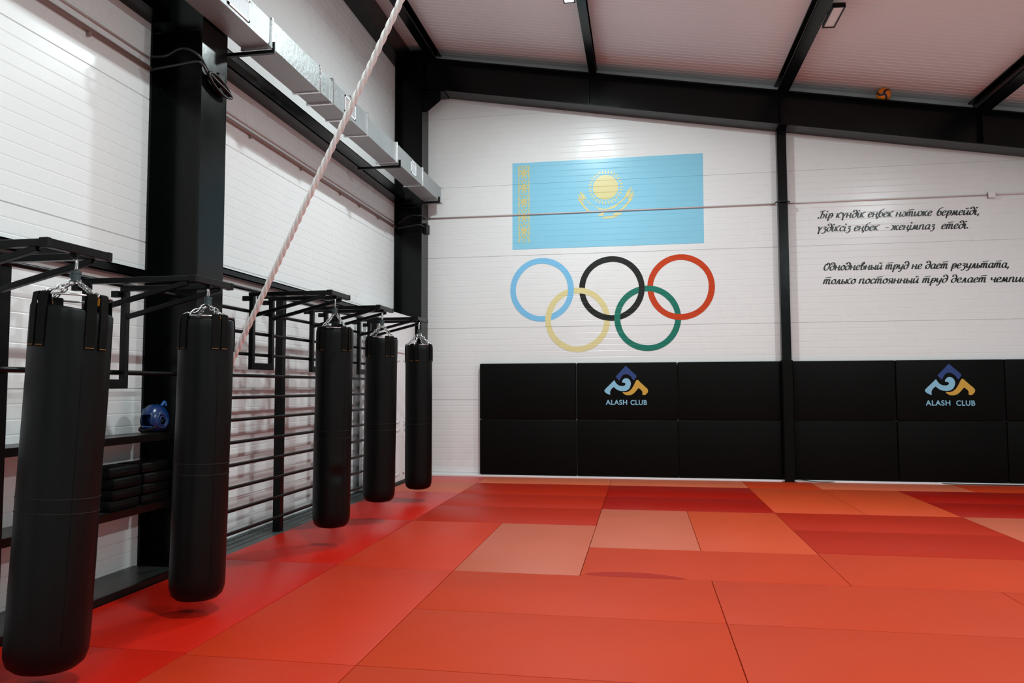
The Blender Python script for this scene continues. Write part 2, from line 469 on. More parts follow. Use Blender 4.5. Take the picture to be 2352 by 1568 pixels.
# ------------------------------------------------------------------ pipes and cables
def pipe(name, pts, rad, m, label, cat='pipe', clips=None):
    b = MB(); b.tube(pts, rad, 8)
    o = b.build(name, m, smooth=True)
    tag(o, label, cat)
    if clips:
        for c in clips:
            b = MB(); b.box(c[0] - .012, c[0] + .012, c[1] - .008, c[1] + .008, c[2] - .03, c[2] + .018)
            b.build('clip', PIPE, o)
    return o
pipe('wall_pipe', [(XL + .024, 5.98, 4.13), (XL + .024, 11.88, 4.13)], .019, PIPE, 'brown pipe along the left wall between the two columns', clips=[(XL + .02, y, 4.11) for y in (7.2, 8.4, 9.6, 10.3, 11.1)])
pipe('wall_pipe', [(XL + .024, -.35, 4.13), (XL + .024, 5.55, 4.13)], .019, PIPE, 'brown pipe along the left wall at upper left, left of the wide column', clips=[(XL + .02, y, 4.11) for y in (4.85, 3.9)])
pipe('wall_cable', [(XL + .012, 5.98, 4.205), (XL + .012, 11.88, 4.205)], .008, PIPEW, 'thin pale cable just above the brown pipe between the columns', 'cable')
pipe('wall_cable', [(XL + .012, -.35, 4.225), (XL + .012, 5.55, 4.225)], .008, PIPEW, 'thin pale cable just above the brown pipe at upper left', 'cable')
pipe('conduit', [(-3.55, YB - .016, 4.335), (2.10, YB - .016, 4.335)], .011, PIPEW, 'thin pale conduit across the back wall from the corner column to the post', 'conduit')
pipe('conduit', [(2.29, YB - .016, 4.335), (5.17, YB - .016, 4.335)], .009, PIPEW, 'thin pale conduit on the back wall above the lettering, post to junction box', 'conduit')
pipe('conduit', [(5.28, YB - .016, 4.335), (9.0, YB - .016, 4.335)], .009, PIPEW, 'thin pale conduit running right from the junction box', 'conduit')
r = empty('junction_box', (5.225, YB, 4.335))
MB().box(-.05, .05, -.05, -.003, -.05, .05, bevel=.006).build('box_body', WHITE, r)
MB().box(-.056, -.05, -.045, -.015, -.055, .03).build('open_lid', PIPE, r)
tag(r, 'small white junction box on the back wall above the lettering', 'junction box')
# cable slung around the wide column, ending in a coil
r = empty('cable_coil', (-3.57, 5.75, 4.1))
pts = catmull([(-.45, -.20, .13), (-.30, -.215, .12), (-.15, -.22, .17), (.0, -.22, .10), (.035, -.10, -.01), (.05, .10, -.06), (.055, .18, -.085), (.055, .205, -.105), (.05, .16, -.115)], 6)
MB().tube(pts, .011, 8).build('loose_cable', CABLE, r, smooth=True)
pts = catmull([(-.45, -.20, .02), (-.2, -.215, .035), (-.02, -.215, .05), (.02, -.19, .03), (.03, -.10, -.04)], 6)
MB().tube(pts, .011, 8).build('lower_cable', CABLE, r, smooth=True)
b = MB()
for k in range(4):
    rr = .10 + .012 * k
    b.tube([(.02 + .010 * k, .03 + 1.25 * rr * math.cos(2 * PI * i / 20), -.06 + .42 * rr * math.sin(2 * PI * i / 20) - .035 * math.cos(2 * PI * i / 20)) for i in range(20)], .009, 8, closed=True)
b.build('coil', CABLE, r, smooth=True)
MB().box(.002, .035, .03, .12, -.04, .06, bevel=.005).build('clamp', CAPS, r)
tag(r, 'black cable looped around the wide column and coiled on its inner face', 'cable')
r = empty('cable_junction', (-3.57, 12.08, 4.1))
MB().tube(catmull([(-.40, -.185, .08), (-.2, -.19, .20), (0.005, -.175, .20), (.015, .05, .20), (.02, .18, .235)], 6), .010, 8).build('upper_cable', CABLE, r, smooth=True)
MB().tube(catmull([(-.42, -.19, .0), (-.2, -.195, .03), (-.02, -.195, .045), (.02, -.12, .03)], 6), .012, 8).build('lower_cable', CABLE, r, smooth=True)
MB().box(.002, .05, -.06, .13, -.06, .10, bevel=.005).build('cable_box', CAPS, r)
tag(r, 'black cables and small box fixed to the far corner column', 'cable')
b = MB(); b.tube([(2.2 + .105 * math.cos(t), 12.215 + .10 * math.sin(t), 4.335) for t in [PI * 1.0 + PI * i / 12 for i in range(13)]], .012, 8)
tag(b.build('cable_wrap', CABLE, smooth=True), 'black cable bent around the thin post on the back wall', 'cable')
pipe('floor_cable', catmull([(2.3, 12.19, .045), (2.55, 12.17, .015), (2.85, 12.20, .012), (3.1, 12.24, .03)], 5), .006, CABLE, 'thin black cable lying under the pads just right of the post', 'cable')
pipe('floor_cable', catmull([(4.2, 12.24, .03), (4.45, 12.19, .015), (5.0, 12.18, .010), (5.6, 12.20, .010), (6.1, 12.22, .02)], 5), .006, CABLE, 'thin black cable lying under the pads at the right edge', 'cable')

# ------------------------------------------------------------------ flood lights
def flood(x, y, watts, label, lit=True, ang=0.0, side=0.0, dz=0.0, hl=.20):
    z = 6.40 - .169 * x - .09 + dz
    r = empty('flood_light', (x, y, z), 0)
    MB().box(-.075, .075, -hl, hl, -.045, .0, bevel=.008).build('housing', TUBE, r)
    b = MB()
    for (a, c, e, f) in ((-.075, .075, -hl, .018 - hl), (-.075, .075, hl - .018, hl), (-.075, -.058, -hl, hl), (.058, .075, -hl, hl)): b.box(a, c, e, f, -.06, -.045)
    b.build('rim', TUBE, r)
    MB().box(-.058, .058, .018 - hl, hl - .018, -.050, -.045).build('lens', LENSON if lit else LENSOFF, r)
    for sx in (-.072, .072):
        b = MB(); b.bar((sx, 0, .0), (sx, 0, .085 if lit else .06), .01, .04); b.build('yoke_arm', TUBE, r)
    r.rotation_euler = (0, side, ang)
    tag(r, label, 'flood light', 'ceiling flood lights')
    if lit:
        L = bpy.data.lights.new('flood_lamp', 'AREA'); L.shape = 'RECTANGLE'; L.size = .12; L.size_y = .36; L.energy = watts
        L.color = (0.855, 0.985, 0.99)
        lo = bpy.data.objects.new('flood_lamp', L); COL.objects.link(lo); lo.parent = r; lo.location = (0, 0, -.066)
for (x, y, wt, tl, lb) in FLOODS: flood(x, y, wt, lb, side=tl)
flood(2.372, 9.52, 0, 'unlit black flood light on the ceiling beam at the top right of the photo', lit=False, dz=.115, side=.05, hl=.27)

# ------------------------------------------------------------------ orange ball on the rafter
bx, by, br = 3.67, 12.0, .105
bz = zraft(bx) + .54 + br
r = empty('volleyball', (bx, by, bz))
b = MB(); bmesh.ops.create_icosphere(b.bm, subdivisions=5, radius=br)
me_o = b.build('ball_skin', BALLO, r, smooth=True)
me_o.data.materials.append(BALLN)
ax = Vector((-.22, -.93, -.22)).normalized(); e1 = ax.cross(Vector((0, 0, 1))).normalized(); e2 = ax.cross(e1)
for p in me_o.data.polygons:          # swirling navy panels: three curved arms leaving one pole
    c = Vector(p.center).normalized()
    ph = math.acos(max(-1, min(1, c.dot(ax)))); th = math.atan2(c.dot(e2), c.dot(e1))
    k = (th + 0.9 * ph - .6) / (2 * PI / 3)
    if abs(k - round(k)) * max(.12, math.sin(ph)) < .085 and ph < 1.75: p.material_index = 1
tag(r, 'orange and navy volleyball stuck on top of the black rafter', 'ball')

# ------------------------------------------------------------------ climbing rope
P0, P1 = Vector((-3.40, 5.49, 1.262)), Vector((-1.45, 4.40, 3.905))
dr = (Vector((-1.45, 4.40, 3.905)) - Vector((-3.06, 5.30, 1.72))).normalized()
P0 = Vector((-3.06, 5.30, 1.72)) - dr * .52
Ltot = (6.40 - P0.z) / dr.z
r = empty('climbing_rope', P0)
u = dr.orthogonal().normalized(); v = dr.cross(u)
for s in range(3):
    b = MB(); N = 520
    pts = []
    for i in range(N + 1):
        t = i / N * Ltot; a = -2 * PI * t / .215 + s * 2 * PI / 3
        pts.append(dr * t + (u * math.cos(a) + v * math.sin(a)) * .0105)
    b.tube(pts, .0125, 8)
    b.build('rope_strand', ROPE, r, smooth=True)
b = MB()
for k in range(3):
    b.tube([dr * (.02 + .022 * k) + (u * math.cos(t) + v * math.sin(t)) * .03 for t in [2 * PI * i / 16 for i in range(16)]], .012, 8, closed=True)
b.build('end_knot', ROPE, r, smooth=True)
tag(r, 'thick white twisted climbing rope pulled diagonally from the ceiling towards the bags', 'rope')

# ------------------------------------------------------------------ climbing bars on the left wall
XP = -3.74
r = empty('wall_bars', (XP, 8.0, 0))
posts = (6.02, 7.37, 8.80, 10.20)
for py in posts:
    p_ = MB().box(-.04, .04, py - .04 - 8, py + .04 - 8, -.03, 2.47, bevel=.003).build('post', TUBE, r)
    MB().box(-.075, .075, py - .065 - 8, py + .065 - 8, -.034, -.018).build('base_plate', TUBE, p_)
    MB().box(-.27, -.04, py - .02 - 8, py + .02 - 8, 2.40, 2.46).build('wall_tie', TUBE, p_)
for k in range(12):
    z = .147 + .2044 * k
    MB().cyl((.052, 5.975 - 8, z), (.052, 10.30 - 8, z), .0165, 12).build('rung', TUBE, r, smooth=True, angle=40)
tag(r, 'black steel ladder of horizontal climbing bars between the wide column and the door', 'wall bars')
r = empty('wall_rack', (XP, 4.6, 0))
for py in (3.85,):
    p_ = MB().box(-.04, .04, py - .04 - 4.6, py + .04 - 4.6, -.03, 2.27, bevel=.003).build('post', TUBE, r)
    MB().box(-.27, -.04, py - .02 - 4.6, py + .02 - 4.6, 2.20, 2.25).build('wall_tie', TUBE, p_)
for z in (2.205, 1.575):
    MB().cyl((.052, 2.6 - 4.6, z), (.052, 5.60 - 4.6, z), .018, 12).build('rail', TUBE, r, smooth=True, angle=40)
tag(r, 'black steel rack of two round rails above the shelves at left', 'rack')
# shelves between column and the left edge
def shelf(z, y0, y1, th, label, ext=0.0):
    r = empty('wall_shelf', (-3.87, y1 - .1, z))
    MB().box(-.165, .125 + ext, y0 - r.location.y, 0.06, -.012, 0.0).build('board', BOARDL if z > 1 else BOARD, r)
    MB().box(.125 + ext, .150 + ext, y0 - r.location.y, 0.06, -th, .004).build('front_rail', TUBE, r)
    b = MB()
    for k in range(3): b.box(-.165, .125, -.1 - 1.0 * k, -.06 - 1.0 * k, -.04, -.012)
    b.build('bearer', TUBE, r)
    tag(r, label, 'shelf', 'shelves on the left wall')
shelf(1.105, 2.4, 5.56, .05, 'upper grey-topped shelf on the left wall, carrying the blue headgear')
shelf(.575, 2.4, 5.56, .05, 'middle dark shelf on the left wall, carrying the stacked black foam blocks')
shelf(.045, 2.4, 5.56, .075, 'lowest dark shelf on the left wall, just above the red floor', .095)

# ribbed rubber strip at the foot of the climbing bars
r = empty('floor_strip', (-3.83, 8.2, -.035))
b = MB()
prof = []
x = -.215
for k in range(5):
    prof += [(x, .018), (x + .034, .018), (x + .037, .008), (x + .045, .008)]
    x += .0455
    if k == 4: prof += [(.0125, .018), (.205, .018)]
pts = [(px_, -2.2, pz) for px_, pz in prof] + [(.205, -2.2, .001), (-.215, -2.2, .001)]
b.prism(pts, (0, 1, 0), 4.45)
b.build('ribbed_rubber', RUBBER, r)
tag(r, 'dark grey ribbed strip on the floor along the foot of the climbing bars', 'floor strip')

# ------------------------------------------------------------------ white door by the corner
r = empty('door_1', (-3.68, 11.2, 0))
X = lambda v: v
MB().box(-.36, .0, -.82, .72, 2.02, 2.60).build('header_panel', WHITE, r)
b = MB(); b.box(-.36, .02, -.82, -.75, -.03, 2.04, bevel=.006); b.box(-.05, .02, .66, .72, -.03, 2.04, bevel=.006); b.box(-.05, .02, -.82, .72, 1.99, 2.06, bevel=.006)
b.build('frame', WHITE, r)
def leaf(y0, y1):
    l = MB().box(-.04, .005, y0, y1, .035, 1.99, bevel=.004).build('door_leaf', WHITE, r)
    b = MB()
    for (z0, z1) in ((.13, .82), (.92, 1.88)):
        for (ya, yb, za, zb) in ((y0 + .10, y1 - .10, z0, z0 + .025), (y0 + .10, y1 - .10, z1 - .025, z1), (y0 + .10, y0 + .125, z0, z1), (y1 - .125, y1 - .10, z0, z1)):
            b.box(.003, .017, ya, yb, za, zb, bevel=.004)
        b.box(.003, .012, y0 + .16, y1 - .16, z0 + .06, z1 - .06, bevel=.006)
    b.build('panel_moulding', WHITE, l)
    return l
leaf(-.745, -.012)
l2 = leaf(.0, .655)
MB().box(.005, .016, .055, .10, .70, .98, bevel=.004).build('lock_plate', WHITE, l2)
b = MB(); b.cyl((.015, .078, .885), (.06, .078, .885), .010, 10); b.cyl((.058, .078, .885), (.058, .19, .88), .010, 10)
b.build('handle', CHROME, l2, smooth=True, angle=40)
MB().box(-.05, .03, -.82, .72, -.034, .03).build('threshold', DGREY, r)
struct(r); r['label'] = 'white panelled double door on the left wall near the corner'

# pale plastic curtain gathered beside the door
r = empty('plastic_curtain', (-3.90, 10.33, 0))
b = MB(); N = 40; rows = 14; grid = []
for j in range(rows + 1):
    z = .02 + j / rows * 2.35; row = []
    for i in range(N + 1):
        t = i / N
        amp = .022 + .02 * (1 - j / rows)
        row.append(b.bm.verts.new((-.02 + amp * math.sin(t * 21 + 1.4 * j / rows) + .01 * math.sin(t * 47), -.22 + (.44) * t * (.8 + .2 * j / rows) + .05 * (1 - j / rows), z)))
    grid.append(row)
for j in range(rows):
    for i in range(N): b.bm.faces.new((grid[j][i], grid[j][i + 1], grid[j + 1][i + 1], grid[j + 1][i]))
o = b.build('folds', CURT, r, smooth=True)
md = o.modifiers.new('thick', 'SOLIDIFY'); md.thickness = .006
tag(r, 'pale plastic curtain gathered between the climbing bars and the white door', 'curtain')

# ------------------------------------------------------------------ brackets that carry the punching bags
def make_bracket():
    """origin: mid between the uprights at the top, arms reach +x by 0.78"""
    r = empty('bag_bracket')
    W, T = .19, .045
    up = -.715
    for s in (-1, 1):
        MB().box(-.0225, .0225, s * W - .0225, s * W + .0225, up, -.02, bevel=.003).build('upright', TUBE, r)
        MB().bar((-.03, s * W, 0), (.76, s * W, 0), T, .038, bevel=.003).build('arm', TUBE, r)
        MB().bar((.01, s * W, -.205), (.735, s * W, -.026), .032, .032, bevel=.002).build('brace', TUBE, r)
        MB().box(-.075, -.02, s * W - .055, s * W - .018, -.065, -.02).build('hook', CAPS, r)
    MB().box(-.022, .022, -W, W, up, up + .065, bevel=.003).build('lower_tie', TUBE, r)
    cb = MB().box(.76, .805, -W - .02, W + .03, -.0225, .0225, bevel=.003).build('crossbar', TUBE, r)
    for s in (-1, 1):
        ya = -W - .024 if s < 0 else W + .026
        MB().box(.758, .807, ya, ya + .012 + .02, -.0245, .0245, bevel=.003).build('end_cap', CAPS, cb)
    b = MB(); b.cyl((.782, -.067, -.022), (.782, -.067, -.05), .012, 10); b.box(.762, .802, -.079, -.055, -.04, -.02)
    b.build('eye_bolt', TUBE, r, smooth=True, angle=40)
    return r
BR = [(3.40, 2.175, 'black bag bracket at the left edge, holding the nearest punching bag'),
      (4.637, 2.175, 'black bag bracket in front of the wide column, second from the left edge'),
      (6.80, 2.35, 'black bag bracket crossed by the rope, nearest one to the right of the wide column'),
      (8.115, 2.35, 'black bag bracket second from the door, holding the fourth bag'),
      (9.54, 2.35, 'black bag bracket closest to the door and corner, holding the farthest bag')]
proto = make_bracket()
for i, (y, z, lb) in enumerate(BR):
    o = proto if i == 0 else copy_tree(proto)
    o.location = (-3.648, y, z)
    for c_ in o.children:
        if c_.name.startswith('eye_bolt'): c_.location.y = (.065, .042, 0, 0, -.018)[i]
    tag(o, lb, 'bracket', 'punching bag brackets')

# ------------------------------------------------------------------ punching bags
def link_pts(c, d, s, L, W, n=7):
    """stadium loop round centre c, long axis d, side axis s"""
    pts = []; h = (L - W) / 2
    for i in range(n): 
        a = -PI / 2 + PI * i / (n - 1); pts.append(c + d * (h + W / 2 * math.cos(a)) + s * (W / 2 * math.sin(a)))
    for i in range(n):
        a = PI / 2 + PI * i / (n - 1); pts.append(c + d * (-h + W / 2 * math.cos(a)) + s * (W / 2 * math.sin(a)))
    return pts
def chain_mesh(b, a, e, link=.042, wd=.021, rad=.0034, sag=0.0):
    a, e = Vector(a), Vector(e); d0 = e - a; L = d0.length; n = max(2, round(L / (link * .74)))
    for k in range(n):
        t = (k + .5) / n
        c = a + d0 * t + Vector((0, 0, -sag * 4 * t * (1 - t)))
        d = d0.normalized()
        s = d.orthogonal().normalized()
        s2 = d.cross(s)
        q = s if k % 2 else s2
        b.tube(link_pts(c, d, q, L / n * 1.34, wd), rad, 6, closed=True)
def make_bag(x, y, zhang, zring, gap, zbot, label, seed, slump=0.0, rotz=0.3, R=.186, lean=(0, 0)):
    rnd = random.Random(seed)
    ztop = zring - gap
    r = empty('punching_bag', (x, y, 0)); mp = []
    # body
    ph = rnd.random() * 6
    def top_shift(a): return slump * (math.sin(a - 0.9 - rotz))
    prof = [(0.0, zbot), (R * .45, zbot + .003), (R * .75, zbot + .014), (R * .91, zbot + .040), (R * .985, zbot + .085), (R, zbot + .14)]
    n = 60 if seed == 13 else 36
    for i in range(1, n): prof.append((R, zbot + .14 + (ztop - .02 - zbot - .14) * i / n))
    prof += [(R * .995, ztop - .012), (R * .965, ztop), (R * .90, ztop - .006), (R * .5, ztop - .03), (0, ztop - .035)]
    def fn(a, z):
        t = max(0.0, min(1.0, (z - (ztop - .35)) / .35))
        wr = 0.012 * t * t * math.sin(5 * a + ph) + .010 * t * math.sin(9 * a + 1.7 * ph + 6 * z)
        nz = noise.noise(Vector((1.6 * math.cos(a) + seed, 1.6 * math.sin(a), z * 2.2)))
        nz2 = noise.noise(Vector((4 * math.cos(a) + seed, 4 * math.sin(a), z * 5.0)))
        dent = 0.0
        if seed == 13:
            da = (a + rotz + 0.85 + PI) % (2 * PI) - PI
            dent = -.10 * math.exp(-(da / .30) ** 2 - ((z - .66) / .055) ** 2) + .03 * math.exp(-(da / .5) ** 2 - ((z - .76) / .05) ** 2)
        return 1.0 + wr + .018 * nz + .006 * nz2 + dent
    b = MB(); b.lathe(prof, 48, fn=fn)
    if slump:
        for v in b.bm.verts:
            t = max(0.0, (v.co.z - (ztop - .45)) / .45); a = math.atan2(v.co.y, v.co.x)
            v.co.z += t * t * top_shift(a)
    body = b.build('bag_body', LEATHER, r, smooth=True)
    # doubled seam lines round the middle and one upright seam
    zm = ztop - .94
    b = MB()
    for z in (zm, zm - .07):
        b.tube([(R * fn(a, z) * 1.004 * math.cos(a), R * fn(a, z) * 1.004 * math.sin(a), z + .004 * math.sin(a + seed)) for a in [2 * PI * k / 48 for k in range(48)]], .0022, 5, closed=True)
    b.build('waist_seam', SEAM, body, smooth=True)
    b = MB(); a = -.55 - rotz
    b.tube([(R * fn(a, z) * 1.003 * math.cos(a), R * fn(a, z) * 1.003 * math.sin(a), z) for z in [zbot + .15 + k * (ztop - .25 - zbot - .15) / 30 for k in range(31)]], .0016, 5)
    b.build('side_seam', LEATHER, body, smooth=True)
    # hoop
    RH = R * .93
    b = MB(); b.tube([(RH * math.cos(2 * PI * k / 40), RH * math.sin(2 * PI * k / 40), zring) for k in range(40)], .0055, 8, closed=True)
    b.build('hoop', CHROME, r, smooth=True)
    # straps in four pairs
    for q in range(4):
        for s in (-1, 1):
            a = q * PI / 2 + PI / 4 + s * .185 + rnd.uniform(-.03, .03)
            ca, sa = math.cos(a), math.sin(a); tx, ty = -sa, ca
            Ro = R * fn(a, ztop - .2) + .0035; Rt = R * fn(a, ztop - .03) + .004
            dz = top_shift(a)
            path = [(Ro, ztop - .205 + dz * .3), (R * fn(a, ztop - .13) + .004, ztop - .13 + dz * .5), (Rt, ztop - .035 + dz), (Rt * .5 + (RH + .010) * .5, ztop + .2 * gap + dz * .7), (RH + .011, zring - .012), (RH + .009, zring + .006), (RH, zring + .012), (RH - .009, zring + .006), (RH - .011, zring - .014), (R - .034, ztop - .02 + dz)]
            b = MB(); wd, th = .0245, .0022; rows = []
            for i, (rr, z) in enumerate(path):
                p = Vector((rr * ca, rr * sa, z)); 
                a_, c_ = path[max(i - 1, 0)], path[min(i + 1, len(path) - 1)]
                t = Vector(((c_[0] - a_[0]) * ca, (c_[0] - a_[0]) * sa, c_[1] - a_[1])).normalized()
                side = Vector((tx, ty, 0)); nn = t.cross(side).normalized()
                rows.append([b.bm.verts.new(p + side * wd + nn * th), b.bm.verts.new(p - side * wd + nn * th), b.bm.verts.new(p - side * wd - nn * th), b.bm.verts.new(p + side * wd - nn * th)])
            for A, B in zip(rows, rows[1:]):
                for k in range(4): b.bm.faces.new((A[k], A[(k + 1) % 4], B[(k + 1) % 4], B[k]))
            b.bm.faces.new(rows[0]); b.bm.faces.new(rows[-1][::-1])
            st = b.build('strap', WEB, r)
            b = MB()
            pz = path[0][1]; ro = Ro + .003
            c0 = Vector((ro * ca, ro * sa, pz + .008)); side = Vector((tx, ty, 0))
            b.bar(c0 - side * .021, c0 + side * .021, .002, .0035)
            b.build('bottom_stitching', ORANGE2, st)
            b = MB()
            c1 = Vector(((RH - .002) * ca, (RH - .002) * sa, 0))
            for sg in ((-1,) if s > 0 else (1,)):
                e = c1 + side * (sg * .0255)
                b.bar(e + Vector((0, 0, zring - .045)), e + Vector((0, 0, zring - .006)), .011, .002, up=tuple(side))
            b.build('loop_stitching', ORANGE, st)
    # swivel, chains, hook
    zs = zring + min(.17, max(.07, (zhang - zring) * (.52 if zhang > 2.2 else .45)))
    for q in range(4):
        a = q * PI / 2 + PI / 4
        b = MB(); chain_mesh(b, (.012 * math.cos(a), .012 * math.sin(a), zs), (RH * math.cos(a), RH * math.sin(a), zring + .004), sag=.006)
        b.build('chain', CHROME, r, smooth=True)
    b = MB(); b.cyl((0, 0, zs - .004), (0, 0, zs + .050), .023, 18); b.cyl((0, 0, zs + .036), (0, 0, zs + .05), .026, 18); b.cyl((0, 0, zs + .05), (0, 0, zs + .062), .010, 10)
    b.cyl((-.03, 0, zs + .022), (.0, 0, zs + .022), .006, 8)
    b.build('swivel', SWIV, r, smooth=True, angle=40)
    b = MB(); zc = zs + .056; L = zhang - zc
    if L > .13:
        b.tube(link_pts(Vector((0, 0, zc + .27 * L)), Vector((0, 0, 1)), Vector((0, 1, 0)), L * .60, .028), .0055, 8, closed=True)
        b.tube(link_pts(Vector((0, 0, zc + .74 * L)), Vector((0, 0, 1)), Vector((1, 0, 0)), L * .58, .028), .0055, 8, closed=True)
    else:
        b.tube(link_pts(Vector((0, 0, zc + .5 * L)), Vector((0, 0, 1)), Vector((0, 1, 0)), L * 1.15, .030), .0055, 8, closed=True)
    b.build('carabiner', CHROME, r, smooth=True)
    # the whole bag hangs from its hook, leaning a little
    d = Vector((lean[0], lean[1], -(zhang - zbot))); q = Vector((0, 0, -1)).rotation_difference(d)
    m = Matrix.Translation((x, y, zhang)) @ q.to_matrix().to_4x4() @ Matrix.Translation((0, 0, -zhang)) @ Matrix.Rotation(rotz, 4, 'Z')
    r.matrix_world = m
    tag(r, label, 'punching bag', 'black punching bags')
    return r
XB = -2.866
BAGS = [(3.415, 2.125, 1.925, .060, .080, 'black punching bag nearest the camera at the far left, its top gaping below the hoop', 11, .022, .55, .186, (-.052, -.062)),
        (4.612, 2.125, 1.932, .016, .088, 'black punching bag hanging in front of the wide column, with the rope ending behind it', 12, 0.0, .25, .173, (-.022, -.028)),
        (6.733, 2.30, 2.018, .012, .163, 'black punching bag with a dent near its foot, hanging in front of the climbing bars', 13, 0.0, .35, .172, (-.012, -.012)),
        (8.048, 2.30, 2.016, .014, .203, 'black punching bag second from the door, hanging highest above the floor', 14, 0.0, .10, .175, (-.02, -.02)),
        (9.455, 2.30, 2.010, .010, .153, 'black punching bag farthest away, hanging by the corner column', 15, 0.0, .75, .173, (0, 0))]
for (y, zh, zr, gap, zb, lb, sd, sl, rz, R_, lean) in BAGS: make_bag(XB, y, zh, zr, gap, zb, lb, sd, sl, rz, R_, lean)

# ------------------------------------------------------------------ things on the shelves
def block(x, y, z, l, wd, ht, rz, label):
    r = empty('foam_block', (x, y, z), rz)
    b = MB(); b.box(-wd / 2, wd / 2, -l / 2, l / 2, 0, ht, bevel=.014, seg=2)
    b.build('pad_body', FOAM, r, smooth=True)
    b = MB()
    b.tube([(sx * (wd / 2 - .002), sy * (l / 2 - .002), ht * .5) for sx, sy in ((-1, -.8), (-1, .8), (-.8, 1), (.8, 1), (1, .8), (1, -.8), (.8, -1), (-.8, -1))], .004, 6, closed=True)
    b.build('edge_piping', FOAM, r, smooth=True)
    tag(r, label, 'foam block', 'stacked black foam blocks')
lv = ['bottom', 'second from bottom', 'third from bottom', 'topmost']
for c, (yc, side) in enumerate(((5.03, 'left'), (5.375, 'right'))):
    for k in range(4):
        block(-3.865 + .01 * ((k * 7 + c * 3) % 3 - 1), yc + .008 * ((k * 5 + c) % 3 - 1), .577 + .0785 * k, .32, .24, .077, .03 * ((k + c) % 3 - 1),
              'black foam block on the middle shelf, %s in the %s stack' % (lv[k], side))

def headgear():
    r = empty('boxing_headgear', (-3.81, 5.42, 1.107)); r.rotation_euler = (0, 0, -.30)
    b = MB(); bmesh.ops.create_uvsphere(b.bm, u_segments=44, v_segments=28, radius=1.0)
    dele = []
    for f in b.bm.faces:
        n = f.calc_center_median().normalized()
        face = n.y < -.42 and -.45 < n.z < .30 and abs(n.x) < .66      # open face, towards -y
        crown = n.z > .80 and abs(n.x) < .26 and n.y > -.35                            # open crown between the two side flaps
        ear = n.x > .60 and ((n.y - .05) / .34) ** 2 + ((n.z + .05) / .42) ** 2 < 1
        if n.z < -.80 or face or crown or ear: dele.append(f)
    bmesh.ops.delete(b.bm, geom=dele, context='FACES')
    for v in b.bm.verts:
        x, y, z = v.co
        v.co = Vector((x * .092, y * (.118 - .014 * max(0, z)), z * (.132 if z > 0 else .110) + .104))
    o = b.build('shell', HELM, r, smooth=True)
    md = o.modifiers.new('thick', 'SOLIDIFY'); md.thickness = .020; md.offset = -1
    md = o.modifiers.new('round', 'SUBSURF'); md.levels = 1; md.render_levels = 1
    for rr, dx in ((1.0, .0), (.66, .006)):
        b = MB(); P = catmull([(.078 + dx, -.012, .155 - .0 * rr), (.082 + dx, .036, .128), (.086 + dx, .046, .085), (.086 + dx, .018, .050), (.083 + dx, -.028, .060), (.080 + dx, -.036, .105)], 5, True)
        c = Vector((.084 + dx, .006, .095)); P = [tuple(c + (Vector(p) - c) * rr) for p in P]
        b.tube(P, .010 if rr == 1.0 else .006, 8, closed=True)
        b.build('ear_guard', HELM, o, smooth=True)
    b = MB(); b.tube(catmull([(.052, .015, .215), (.054, .035, .238), (.048, .05, .245), (.044, .065, .215)], 5), .011, 8)
    b.build('lacing_flap', HELML, r, smooth=True)
    b = MB(); b.tube(catmull([(.076, -.055, .05), (.05, -.092, .030), (.0, -.100, .022), (-.05, -.092, .030), (-.076, -.055, .05)], 5), .012, 8)
    b.build('chin_strap', CAPS, r, smooth=True)
    b = MB(); b.box(-.050, .030, -.085, -.06, .150, .195, bevel=.012, seg=2); b.build('forehead_lining', HELML, r, smooth=True)
    tag(r, 'blue boxing headgear standing on the upper shelf against the wide column', 'headgear')
headgear()

# ------------------------------------------------------------------ black wall pads with the club marks
def text_mesh(body, size, name, m, parent, loc, shear=0.0, bold=0.0, sx=1.0):
    c = bpy.data.curves.new(name, 'FONT'); c.body = body; c.size = size; c.offset = bold; c.shear = shear; c.extrude = 0.0008; c.space_character = 1.08
    t = bpy.data.objects.new(name + '_tmp', c); COL.objects.link(t)
    dg = bpy.context.evaluated_depsgraph_get()
    me = bpy.data.meshes.new_from_object(t.evaluated_get(dg))
    bpy.data.objects.remove(t); bpy.data.curves.remove(c)
    for v in me.vertices:
        v.co = Vector((v.co.x * sx, -v.co.z, v.co.y))
    me.name = name; me.materials.clear(); me.materials.append(m)
    o = bpy.data.objects.new(name, me); COL.objects.link(o); o.parent = parent; o.location = loc
    xs = [v.co.x for v in me.vertices]
    return o, min(xs), max(xs)
PEAK = [(875, 130), (1190, 432), (1192, 470), (1112, 572), (1090, 560), (1055, 500), (1000, 435), (930, 392), (870, 384), (805, 400), (752, 450), (718, 512), (692, 576), (665, 576), (570, 465), (590, 435)]
WAVE = [(525, 565), (560, 628), (600, 682), (655, 725), (720, 745), (800, 745), (845, 725), (862, 690), (850, 655), (820, 645), (770, 643), (757, 612), (780, 560), (825, 520), (885, 506), (950, 525), (1000, 580), (1025, 660), (1010, 750), (965, 835), (890, 885), (800, 900), (700, 892), (620, 865), (560, 820), (510, 775), (460, 812), (420, 860), (397, 915), (395, 970), (405, 1003), (370, 1005), (290, 970), (235, 920), (220, 880), (270, 818), (400, 690)]
HOOK = [(1210, 558), (1245, 572), (1330, 658), (1510, 828), (1535, 880), (1515, 950), (1462, 1005), (1410, 1018), (1362, 1005), (1366, 930), (1345, 885), (1300, 840), (1250, 805), (1200, 865), (1130, 945), (1060, 1000), (970, 1025), (880, 1020), (820, 990), (777, 952), (775, 930), (870, 935), (950, 910), (1030, 850), (1090, 760), (1140, 660), (1180, 580)]
